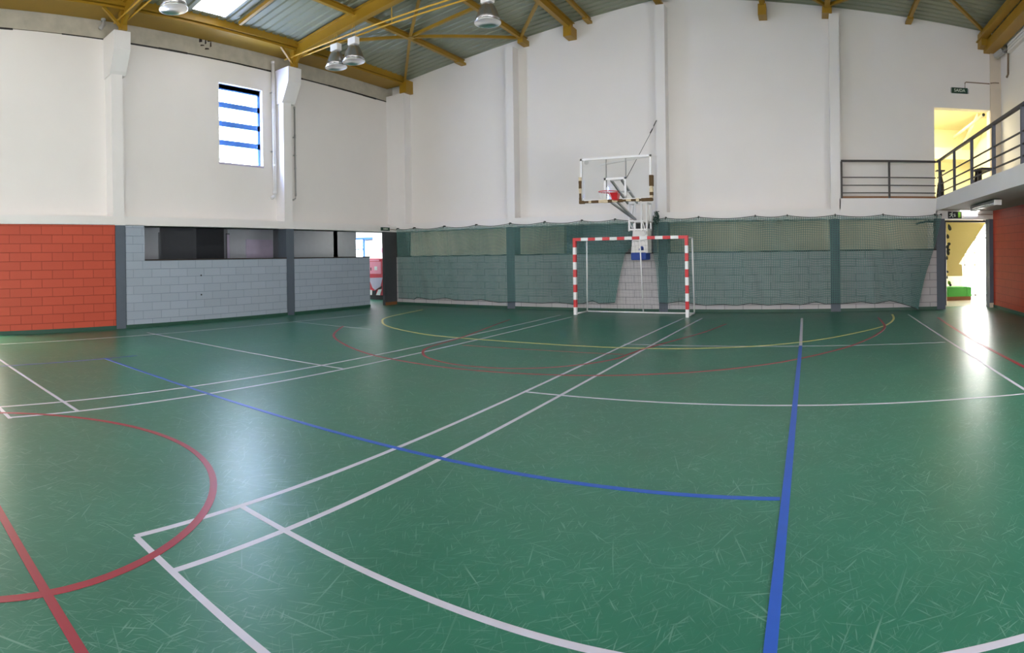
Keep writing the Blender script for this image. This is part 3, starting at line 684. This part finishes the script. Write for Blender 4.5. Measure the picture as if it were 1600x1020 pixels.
g2, pt2 = curtain('right green backstop net with its free end gathered beside the doorway', [(2.6, -4.13), (1.62, -4.15), (1.18, -4.08), (.3, -4.02), (0, -4.0)], [(2.6, 3.56), (2.48, 3.56), (1.79, 3.38), (1.45, 3.27), (.93, 3.09), (.25, 2.93), (0, 2.89)],
        [(-4.2, .26), (-3.9, .25), (-3.48, .31), (-3.1, .24), (-2.79, .20), (-2.3, .23), (-1.9, .20), (-1.58, .25), (-1.08, .20), (-.6, .24), (-.23, .20), (.2, .28), (.44, .22), (.9, .22), (1.45, .26), (1.8, .21), (2.3, .28), (2.85, .16), (3.56, .02)], -4.13, 3.56, 2)
b = MB()
for k in range(22):
    c = Vector((-4.03 + random.uniform(-.06, .06), 15.72 + random.uniform(-.04, .04), 2.56 + random.uniform(-.14, .14)))
    b.tube([c + Vector((random.uniform(-.06, .06), random.uniform(-.04, .04), random.uniform(-.06, .06))) for _ in range(4)], .014, 4)
b.build('knotted_bundle', M['net_dark'], g2)

# ------------------------------------------------------------------ basketball tower
def basketball():
    g = thing('basketball_hoop', 'white steel basketball tower with clear backboard above the goal', 'basketball hoop', (-4.45, 15.6, 0))
    Y = 13.82; x0, x1, z0, z1 = -5.47, -3.665, 2.885, 3.955
    bd = MB().box(x0 + .03, x1 - .03, Y + .004, Y + .016, z0 + .03, z1 - .03).build('backboard', M['acrylic'], g)
    f = MB().box(x0, x1, Y - .012, Y + .03, z1 - .05, z1).box(x0, x0 + .045, Y - .012, Y + .03, z0, z1).box(x1 - .045, x1, Y - .012, Y + .03, z0, z1).box(x0, x1, Y - .012, Y + .03, z0, z0 + .05)
    f.build('board_frame', M['white'], bd)
    t0, t1, u0, u1 = -4.86, -4.29, 3.0, 3.45
    MB().box(t0, t1, Y - .003, Y + .003, u1 - .05, u1).box(t0, t0 + .05, Y - .003, Y + .003, u0, u1).box(t1 - .05, t1, Y - .003, Y + .003, u0, u1).build('target_square', M['white'], bd)
    MB().lathe([(.055, 0), (.055, .004)], (-5.31, Y - .002, 3.857), 20, 'Y').build('emblem', M['grey_pipe'], bd)
    rnd = random.Random(3)
    def padrow(a, c, vert, x):
        p = a
        while p < c - .02:
            q = min(c, p + rnd.uniform(.05, .14)); dark = rnd.random() < .70; tk = rnd.uniform(.022, .038)
            m_ = MB()
            if vert: m_.box(x - tk, x + tk, Y - .05, Y + .05, p, q)
            else: m_.box(p, q, Y - .05, Y + .05, x - tk, x + tk)
            m_.build('padding' if dark else 'torn_foam', M['pad_brown' if dark else 'pad_cream'], bd)
            p = q
    padrow(z0 + .04, 3.50, True, x0); padrow(z0 + .04, 3.20, True, x1); padrow(x0 - .03, x1 + .03, False, z0)
    MB().box(x1 - .045, x1 + .045, Y - .055, Y + .055, 3.2, 3.46).build('padding', M['pad_brown'], bd)
    # rim
    c = (-4.60, 13.40, 3.065); R = .235
    pts = [(c[0] + R * math.cos(2 * math.pi * k / 28), c[1] + R * math.sin(2 * math.pi * k / 28), c[2]) for k in range(29)]
    rim = MB().tube(pts, .011, 8).build('rim', M['goal_red'], g, True)
    MB().hexa([(-4.60, 13.66, 2.90), (-4.48, 13.66, 2.90), (-4.48, Y - .02, 2.88), (-4.60, Y - .02, 2.88)], [(-4.68, 13.60, 3.055), (-4.44, 13.60, 3.055), (-4.44, Y - .02, 3.055), (-4.68, Y - .02, 3.055)]).build('rim_bracket', M['goal_red'], rim)
    nt = MB()
    for k in range(9):
        a = 2.4 + k * .33; p = Vector((c[0] + R * math.cos(a), c[1] + R * math.sin(a), c[2]))
        nt.tube([p, p + Vector((.02, .01, -.06)), p + Vector((.05 + .02 * math.sin(k), .02, -.12 - .03 * (k % 3)))], .005, 4)
    nt.build('net_remnant', M['net_white'], rim)
    # steel arms and tower
    XA, XB = -4.70, -4.20; YT = 15.3
    fr_ = MB()
    for x in (-4.68, -4.20):
        fr_.beam((x, YT, 2.2), (x, YT, 2.96), .045, .045, (0, 1, 0)); fr_.beam((x, 15.72, 2.2), (x, 15.72, 2.96), .045, .045, (0, 1, 0))
        for z in (2.24, 2.45, 2.94): fr_.beam((x, YT, z), (x, 15.72, z), .04, .04)
        fr_.beam((x, YT, 2.24), (x, 15.72, 2.94), .03, .03)
    for z in (2.24, 2.47, 2.94): fr_.beam((-4.68, YT, z), (-4.20, YT, z), .04, .04); fr_.beam((-4.68, 15.72, z), (-4.20, 15.72, z), .04, .04)
    fr_.beam((-4.52, YT, 2.2), (-4.52, YT, 2.96), .03, .03, (0, 1, 0)); fr_.beam((-4.34, YT, 2.2), (-4.34, YT, 2.96), .045, .045, (0, 1, 0))
    fr_.build('tower_frame', M['white'], g)
    ar = MB()
    for dx in (-.26, 0.0):
        ar.beam((-4.47 + dx + .02, YT, 2.94 if dx == 0 else 2.94), (-4.43 + dx, Y + .05, 3.40), .05, .05)
    for dx in (-.02, .0):
        ar.beam((-4.50 + dx, YT, 2.50), (-4.60 + dx * 9, Y + .06, 2.92), .045, .045)
    ar.beam((-4.69, Y + .06, 3.40), (-4.43, Y + .06, 3.40), .05, .05); ar.beam((-4.64, 14.5, 3.17), (-4.38, 14.5, 3.17), .04, .04)
    ar.build('support_arm', M['steel'], g)
    bf = MB()
    for x in (-4.81, -4.31): bf.beam((x, Y + .04, 2.92), (x, Y + .04, 3.92), .022, .022, (0, 1, 0))
    bf.build('rear_bar', M['grey_pipe'], g)
    MB().beam((-4.96, Y + .05, 3.79), (-3.75, Y + .05, 3.925), .03, .045).build('rear_crossbar', M['white'], g)
    MB().prism([(-4.66, 1.62), (-4.20, 1.62), (-4.20, 2.24), (-4.60, 2.24)], 'Y', 15.36, 15.77).build('tower_base', M['white_worn'], g)
    MB().tube([(-4.58, YT, 2.25), (-4.70, YT, 2.48)], .022, 6).build('tower_brace', M['steel'], g)
    MB().tube([(-4.22, YT, 2.1), (-4.32, YT, 2.5)], .022, 6).build('tower_brace', M['steel'], g)
    MB().box(-4.665, -4.245, 15.34, 15.80, 1.43, 1.635).build('base_pad', M['blue_pad'], g, bevel=.03)
    MB().box(-4.44, -4.31, 15.345, 15.36, 1.69, 1.74).lathe([(.05, 0), (.05, .015)], (-4.36, 15.345, 1.75), 14, 'Y').build('blue_mark', M['blue_pad'], g)
    cb2 = MB().tube([(-4.05, YB - .01, 5.225), (-4.13, 15.70, 4.91), (-4.353, 14.0, 3.42)], .007, 5).build('stay_cable', M['cord_dark'], g)
    MB().tube([(-4.055, YB - .02, 5.21), (-4.10, 15.77, 5.05)], .012, 6).tube([(-4.12, 15.72, 4.96), (-4.15, 15.6, 4.83)], .016, 6).build('turnbuckle', M['black'], cb2)
basketball()

# ------------------------------------------------------------------ high-bay lamps
def lamp(loc, label):
    g = thing('ceiling_lamp', label, 'lamp', loc, 'bell lamps hung from the roof')
    x, y, z = loc
    o = [(.10, .40), (.13, .385), (.165, .33), (.215, .22), (.255, .10), (.278, .0)]; i_ = [(.270, .004), (.246, .10), (.206, .22), (.155, .33), (.09, .37)]
    sh = MB().lathe([(r, h) for r, h in o] + [(r, h) for r, h in i_], loc, 32).build('lamp_shade', M['alu'], g, True)
    MB().lathe([(.276, .012), (.29, .008), (.29, -.012), (.272, -.008), (.268, .006)], loc, 32).build('rim_ring', M['mirror'], sh, True)
    MB().lathe([(.262, .02), (.243, .105), (.203, .222), (.152, .325), (.085, .364), (.05, .366)], loc, 32).build('reflector', M['mirror'], g, True)
    MB().lathe([(.02, .36), (.03, .30), (.055, .22), (.06, .16), (.045, .10), (.01, .08)], loc, 16).build('bulb', M['white'], g, True)
    MB().box(x - .13, x + .13, y - .085, y + .085, z + .42, z + .60).build('ballast_box', M['white'], g, bevel=.012)
    MB().lathe([(.045, .39), (.045, .43)], loc, 12).build('neck', M['steel'], g, True)
    zt = zroof(x) - .38
    MB().tube([(x - .09, y, z + .6), (x - .02, y, zt)], .006, 5).tube([(x + .09, y, z + .6), (x + .02, y, zt)], .006, 5).build('hanger_wire', M['yellow_rod'], g)
    return g
lamp((-11.03, 11.15, 6.575), 'grey bell lamp at the wall side of the hanging pair')
lamp((-10.40, 11.15, 6.575), 'grey bell lamp of the hanging pair, on the side towards the basketball hoop')
lamp((-6.49, 11.15, 6.59), 'single grey bell lamp hanging on its own above the left end-wall pilaster')
lamp((-10.27, 5.90, 6.56), 'grey bell lamp by the bright skylight, cut off by the top edge of the photo')

# ------------------------------------------------------------------ pipes on the left wall
def pipe(name, label, y, z0, z1, x, r, mat, elbow=True):
    g = thing(name, label, 'pipe', (x, y, z0))
    MB().tube([(x, y, z1), (x, y, z0 + .12), (x, y - .015, z0 + .05), (x - .01, y - .06, z0 + .01), (x - .015, y - .11, z0)], r, 12).build('pipe_run', mat, g, True)
    for z in (z0 + .13, z0 + .9, (z0 + z1) / 2 + .5, z1 - .05):
        MB().lathe([(r + .008, 0), (r + .008, .06)], (x, y, z), 12).build('pipe_collar', mat, g)
    for z in (z0 + 1.3, z1 - .9):
        MB().box(XU + .001, x, y - r - .02, y + r + .02, z, z + .03).build('pipe_bracket', M['steel'], g)
pipe('drain_pipe', 'white drain pipe between the blue window and the corbelled pilaster', 10.85, 3.34, 7.22, -13.26, .052, M['pvc'])
pipe('drain_pipe', 'thin pipe down the far side of the pilaster by the blue window', 11.66, 3.32, 6.05, -13.28, .022, M['grey_pipe'])
g = thing('drain_pipe', 'short elbowed pipe stub under the eaves beside the first corbel', 'pipe', (-13.28, 5.62, 7.1))
MB().tube([(-13.22, 5.58, 7.16), (-13.22, 5.60, 7.20), (-13.22, 5.66, 7.27), (-13.22, 5.66, 7.40), (-13.25, 5.66, 7.5)], .05, 10).build('pipe_run', M['grey_pipe'], g, True)
MB().lathe([(.06, 0), (.06, .05)], (-13.22, 5.66, 7.36), 12).build('pipe_collar', M['grey_pipe'], g)

# ------------------------------------------------------------------ railings
def railing(label, pts, post_at, mat, cat='railing'):
    g = thing('gallery_railing', label, cat, (pts[0][0], pts[0][1], 3.0))
    (xa, ya), (xb, yb) = pts
    MB().beam((xa, ya, 3.99), (xb, yb, 3.99), .06, .055).build('handrail', M['rail'], g)
    for z in (3.555, 3.345, 3.145):
        MB().beam((xa, ya, z), (xb, yb, z), .022, .028).build('rail_bar', M['rail'], g)
    for (x, y, wd) in post_at:
        MB().box(x - wd / 2, x + wd / 2, y - .03, y + .03, 3.0, 3.975).build('rail_post', mat, g)
    return g
g = railing('dark railing across the white end wall beside the yellow doorway', [(0.885, 15.94), (3.45, 15.94)], [(0.90, 15.94, .055), (2.175, 15.94, .055)], M['rail'])
MB().beam((0.9, 15.94, 3.03), (3.44, 15.94, 3.03), .03, .05).build('bottom_rail', M['brown'], g)
railing('long blue-grey railing along the edge of the right gallery', [(3.49, 15.94), (3.49, YF + .2)], [(3.49, 15.66, .06)] + [(3.49, 14.03 - 1.56 * k, .06) for k in range(14)], M['rail_blue'])
g = thing('tall_stool', 'narrow dark stand with a flat top at the railing corner', 'stand', (3.605, 16.1, 3.0))
MB().box(3.49, 3.72, 16.0, 16.2, 3.755, 3.785).build('flat_top', M['rail'], g)
MB().lathe([(.03, 0), (.085, .02), (.09, .32), (.075, .45), (.035, .62), (.03, .755)], (3.625, 16.1, 3.0), 14).build('stem', M['rail'], g, True)
MB().beam((3.56, 16.1, 3.45), (3.50, 16.08, 3.0), .04, .03).build('leg', M['rail'], g)
MB().beam((3.52, 16.09, 3.20), (3.58, 16.1, 3.18), .03, .03).build('leg_brace', M['rail'], g)
g = thing('low_bench', 'small dark bench with a slanting leg standing on the right gallery', 'bench', (4.0, 13.5, 3.0))
MB().hexa([(3.85, 12.95, 3.40), (4.15, 12.95, 3.40), (4.15, 13.80, 3.45), (3.85, 13.80, 3.45)], [(3.85, 12.95, 3.45), (4.15, 12.95, 3.45), (4.15, 13.80, 3.50), (3.85, 13.80, 3.50)]).build('seat', M['rail'], g)
MB().beam((4.0, 13.62, 3.0), (4.0, 13.62, 3.45), .08, .09, (1, 0, 0)).build('leg', M['rail'], g)
MB().beam((4.0, 14.10, 3.0), (4.0, 13.80, 3.45), .08, .10, (1, 0, 0)).build('leg', M['rail'], g)

# ------------------------------------------------------------------ signs, lights and fittings
RY90 = Matrix.Rotation(math.pi / 2, 3, 'X')                                # faces -Y
RX90 = Matrix.Rotation(math.pi / 2, 3, 'Z') @ Matrix.Rotation(math.pi / 2, 3, 'X')   # faces +X
g = thing('exit_sign', 'green sign reading SAIDA high on the end wall over the yellow doorway', 'sign', (4.21, YU, 6.05))
MB().box(3.98, 4.44, YU - .03, YU - .001, 5.955, 6.11).build('sign_plate', M['sign_green'], g)
MB().box(3.955, 3.98, YU - .028, YU - .001, 5.97, 6.10).build('sign_end', M['grey_pipe'], g); MB().box(4.44, 4.475, YU - .028, YU - .001, 5.96, 6.09).build('sign_end', M['grey_pipe'], g)
text_mesh('SAIDA', .115, M['sign_white'], 'sign_lettering', g, (4.21, YU - .031, 6.032), RY90)
MB().tube([(4.37, YU - .015, 6.11), (4.37, YU - .015, 6.26), (4.40, YU - .015, 6.28), (5.09, YU - .015, 6.28)], .014, 6).tube([(5.09, YU - .08, 6.28), (5.2, YU - .08, 6.30), (5.34, YU - .1, 6.30)], .014, 6).build('sign_conduit', M['conduit'], g)
g = thing('exit_sign', 'dark green running-man exit sign over the right doorway', 'sign', (3.955, YB, 2.55))
MB().box(3.765, 4.145, YB - .02, YB - .001, 2.463, 2.648).build('sign_plate', M['black'], g)
fig = MB()
z0 = 2.555; x0 = 3.865; yy = YB - .024
def stroke(pts, r):
    for p, q in zip(pts, pts[1:]): fig.beam((x0 + p[0], yy, z0 + p[1]), (x0 + q[0], yy, z0 + q[1]), .003, r * 2, (0, 0, 1) if abs(q[1] - p[1]) < abs(q[0] - p[0]) else (1, 0, 0))
fig.lathe([(.016, 0), (.016, .003)], (x0 + .015, yy, z0 + .062), 12, 'Y')
stroke([(.005, .04), (-.01, -.01)], .014); stroke([(-.01, -.01), (.03, -.03), (.035, -.07)], .009); stroke([(-.01, -.01), (-.03, -.045), (-.075, -.05)], .009)
stroke([(0, .035), (.04, .01), (.06, .02)], .007); stroke([(0, .035), (-.04, .04), (-.055, .005)], .007)
fig.box(3.945, 3.965, yy, yy + .004, 2.535, 2.59); fig.prism([(3.925, 2.535), (3.985, 2.535), (3.955, 2.50)], 'Y', yy, yy + .004)
fig.build('sign_symbol', M['sign_white'], g)
MB().box(4.045, 4.115, yy, yy + .004, 2.485, 2.63).build('door_symbol', M['leaf_green'], g)
g = thing('emergency_light', 'white emergency light box beside the running-man sign', 'light', (4.41, YB, 2.6))
MB().box(4.225, 4.59, YB - .07, YB - .001, 2.52, 2.665).build('light_box', glow('emergency_diffuser', (0.85, 0.86, 1.0, 1.1)), g, bevel=.01)
MB().tube([(4.60, YB - .015, 2.585), (5.03, YB - .015, 2.575)], .009, 6).build('feed_cable', M['conduit'], g)
g = thing('exit_sign', 'small dark exit sign on the left wall above the open corner door', 'sign', (XL, 15.30, 2.55))
MB().box(XL + .001, XL + .04, 15.10, 15.52, 2.49, 2.60).build('sign_plate', M['sign_green'], g)
text_mesh('SAIDA', .085, M['sign_white'], 'sign_lettering', g, (XL + .042, 15.30, 2.545), RX90)
MB().tube([(XL + .012, 15.52, 2.545), (XL + .012, 15.90, 2.53)], .008, 6).build('feed_cable', M['conduit'], g)
g = thing('ceiling_light', 'fluorescent ceiling fixture under the right gallery', 'light', (4.0, 13.0, 2.68))
a = Vector((4.02, 14.25, 2.63)); c = Vector((3.95, 12.1, 2.63))
MB().beam(a, c, .17, .06).build('fixture_body', M['steel'], g)
MB().tube([a + Vector((-.04, -.05, -.045)), c + Vector((-.04, .05, -.045))], .016, 8).tube([a + Vector((.04, -.05, -.045)), c + Vector((.04, .05, -.045))], .016, 8).build('tube', M['white'], g, True)
MB().beam(a + Vector((0, 0, .03)), a + Vector((0, -.02, -.08)), .17, .03).build('end_cap', M['white'], g); MB().beam(c + Vector((0, 0, .03)), c + Vector((0, .02, -.08)), .17, .03).build('end_cap', M['white'], g)
g = thing('ceiling_light', 'slim bright strip light tucked under the gallery above the emergency light', 'light', (4.36, 15.85, 2.68))
MB().box(4.09, 4.63, 15.78, 15.88, 2.672, 2.70).build('fixture_body', M['white'], g)
MB().box(4.10, 4.62, 15.77, 15.87, 2.655, 2.672).build('diffuser', M['hall_light'], g)
g = thing('flood_light', 'small grey flood light high at the corner of the right wall', 'light', (XRU, 15.7, 6.9))
MB().box(XRU - .04, XRU - .005, 15.42, 15.62, 6.98, 7.18).build('wall_plate', M['black'], g)
MB().beam((XRU - .03, 15.55, 7.05), (XRU - .16, 15.75, 7.02), .04, .04).build('arm', M['steel'], g)
MB().beam((XRU - .10, 15.70, 7.06), (XRU - .26, 15.92, 6.94), .14, .12).build('lamp_head', M['grey_pipe'], g)
MB().tube([(XRU - .035, 15.47, 6.98), (XRU - .035, 15.49, 6.36), (XRU - .035, 15.60, 6.31)], .03, 6).build('feed_conduit', M['conduit'], g)
g = thing('sliding_door_track', 'black overhead track running through the right doorway', 'track', (4.2, 16.32, 2.38))
MB().beam((3.2, 16.32, 2.40), (5.07, 16.32, 2.40), .05, .05).build('track_rail', M['black'], g)
MB().beam((2.96, 16.36, 2.33), (3.24, 16.32, 2.40), .05, .05).build('track_end', M['black'], g)
MB().box(3.3, 3.33, 16.3, 16.34, 2.4, 2.7).build('track_hanger', M['black'], g); MB().box(4.9, 4.93, 16.3, 16.34, 2.4, 2.7).build('track_hanger', M['black'], g)

# ------------------------------------------------------------------ things beyond the two doorways
g = thing('planter_box', 'green planter box with brown foot in the bright entrance hall', 'planter', (4.72, 18.5, 0))
MB().box(4.37, 4.985, 18.50, 18.52, .125, .43).box(4.985, 5.12, 18.46, 18.48, .125, .43).box(4.1, 4.985, 18.52, 19.2, .125, .42).box(4.97, 5.13, 18.48, 19.2, .125, .42).build('box', M['green_box'], g)
MB().box(4.12, 5.12, 18.5, 19.2, 0.004, .125).build('foot', M['brown'], g)
g = thing('climbing_plant', 'dark leafy climbing plant on a pole beside the right doorway', 'plant', (3.93, 17.0, 0))
MB().tube([(3.93, 17.0, .004), (3.935, 17.0, 1.2), (3.93, 17.0, 2.45)], .035, 8).build('pole', M['black'], g)
def leaf(x, z, sx, sz, mat, tilt):
    b = MB(); n = 10; pts = []
    for k in range(n):
        a = 2 * math.pi * k / n
        u = math.sin(a) * sx * (1 - .35 * math.cos(a)); v = math.cos(a) * sz
        pts.append((x + u * math.cos(tilt) - v * math.sin(tilt), z + u * math.sin(tilt) + v * math.cos(tilt)))
    b.prism(pts, 'Y', 16.93, 16.94)
    b.build('leaf', mat, g)
for x, z, sx, sz, tl in [(4.05, 2.26, .05, .10, .3), (4.0, 2.0, .04, .07, .1), (4.03, 1.78, .05, .05, .8), (3.99, 1.70, .05, .06, -.4), (4.0, 1.55, .045, .10, .2), (4.02, 1.62, .03, .05, 1.2), (3.97, 1.38, .03, .06, 0), (3.98, .98, .03, .04, .6), (3.97, .82, .02, .05, 0)]:
    leaf(x, z, sx, sz, M['leaf_dark'], tl)
leaf(4.03, .66, .05, .06, M['leaf_green'], .3); leaf(4.06, .60, .035, .05, M['leaf_dark'], .5)
g = thing('vending_machine', 'red vending machine glimpsed through the open corner door', 'vending machine', (-15.06, 17.5, 0))
vx0, vx1, vy = -15.50, -14.62, 17.25
MB().box(vx0, vx1, vy, vy + .62, .16, 1.56).build('cabinet', M['vend_red'], g, bevel=.02)
MB().box(vx0 + .05, vx1 - .22, vy - .012, vy, .98, 1.44).build('upper_panel', M['vend_pink'], g)
MB().box(vx0 + .06, vx1 - .3, vy - .016, vy, 1.46, 1.53).build('header', M['vend_pink'], g)
MB().box(vx0 + .34, vx1 - .40, vy - .018, vy - .012, 1.12, 1.26).build('label_plate', M['white'], g)
MB().box(vx0 + .14, vx0 + .18, vy - .018, vy - .012, 1.1, 1.22).build('coin_slot', M['black'], g)
MB().prism([(vx0 + .04, .82), (vx1 - .15, .84), (vx1 - .25, .5), (vx0 + .35, .36), (vx0 + .22, .45)], 'Y', vy - .014, vy).build('lower_panel', M['lilac'], g)
MB().prism([(vx0 + .22, .34), (vx0 + .36, .34), (vx0 + .7, .52), (vx0 + .66, .42), (vx0 + .42, .36), (vx0 + .36, .16), (vx0 + .2, .16)], 'Y', vy - .02, vy).build('flap', M['black'], g)
MB().box(vx0 + .04, vx0 + .2, vy - .016, vy, .17, .36).build('chute', M['white'], g)
MB().prism([(vx0 + .4, .17), (vx0 + .6, .17), (vx0 + .68, .40), (vx0 + .52, .38)], 'Y', vy - .018, vy).build('chute', M['white'], g)
MB().box(vx0 + .01, vx1 - .01, vy + .01, vy + .6, 0.0, .16).build('plinth', M['black'], g)
tag(MB().box(-16.74, -16.60, 19.47, 19.499, 1.80, 2.0).build('fire_notice', M['vend_pink']), 'small red notice on the white wall beyond the corner door', 'sign')
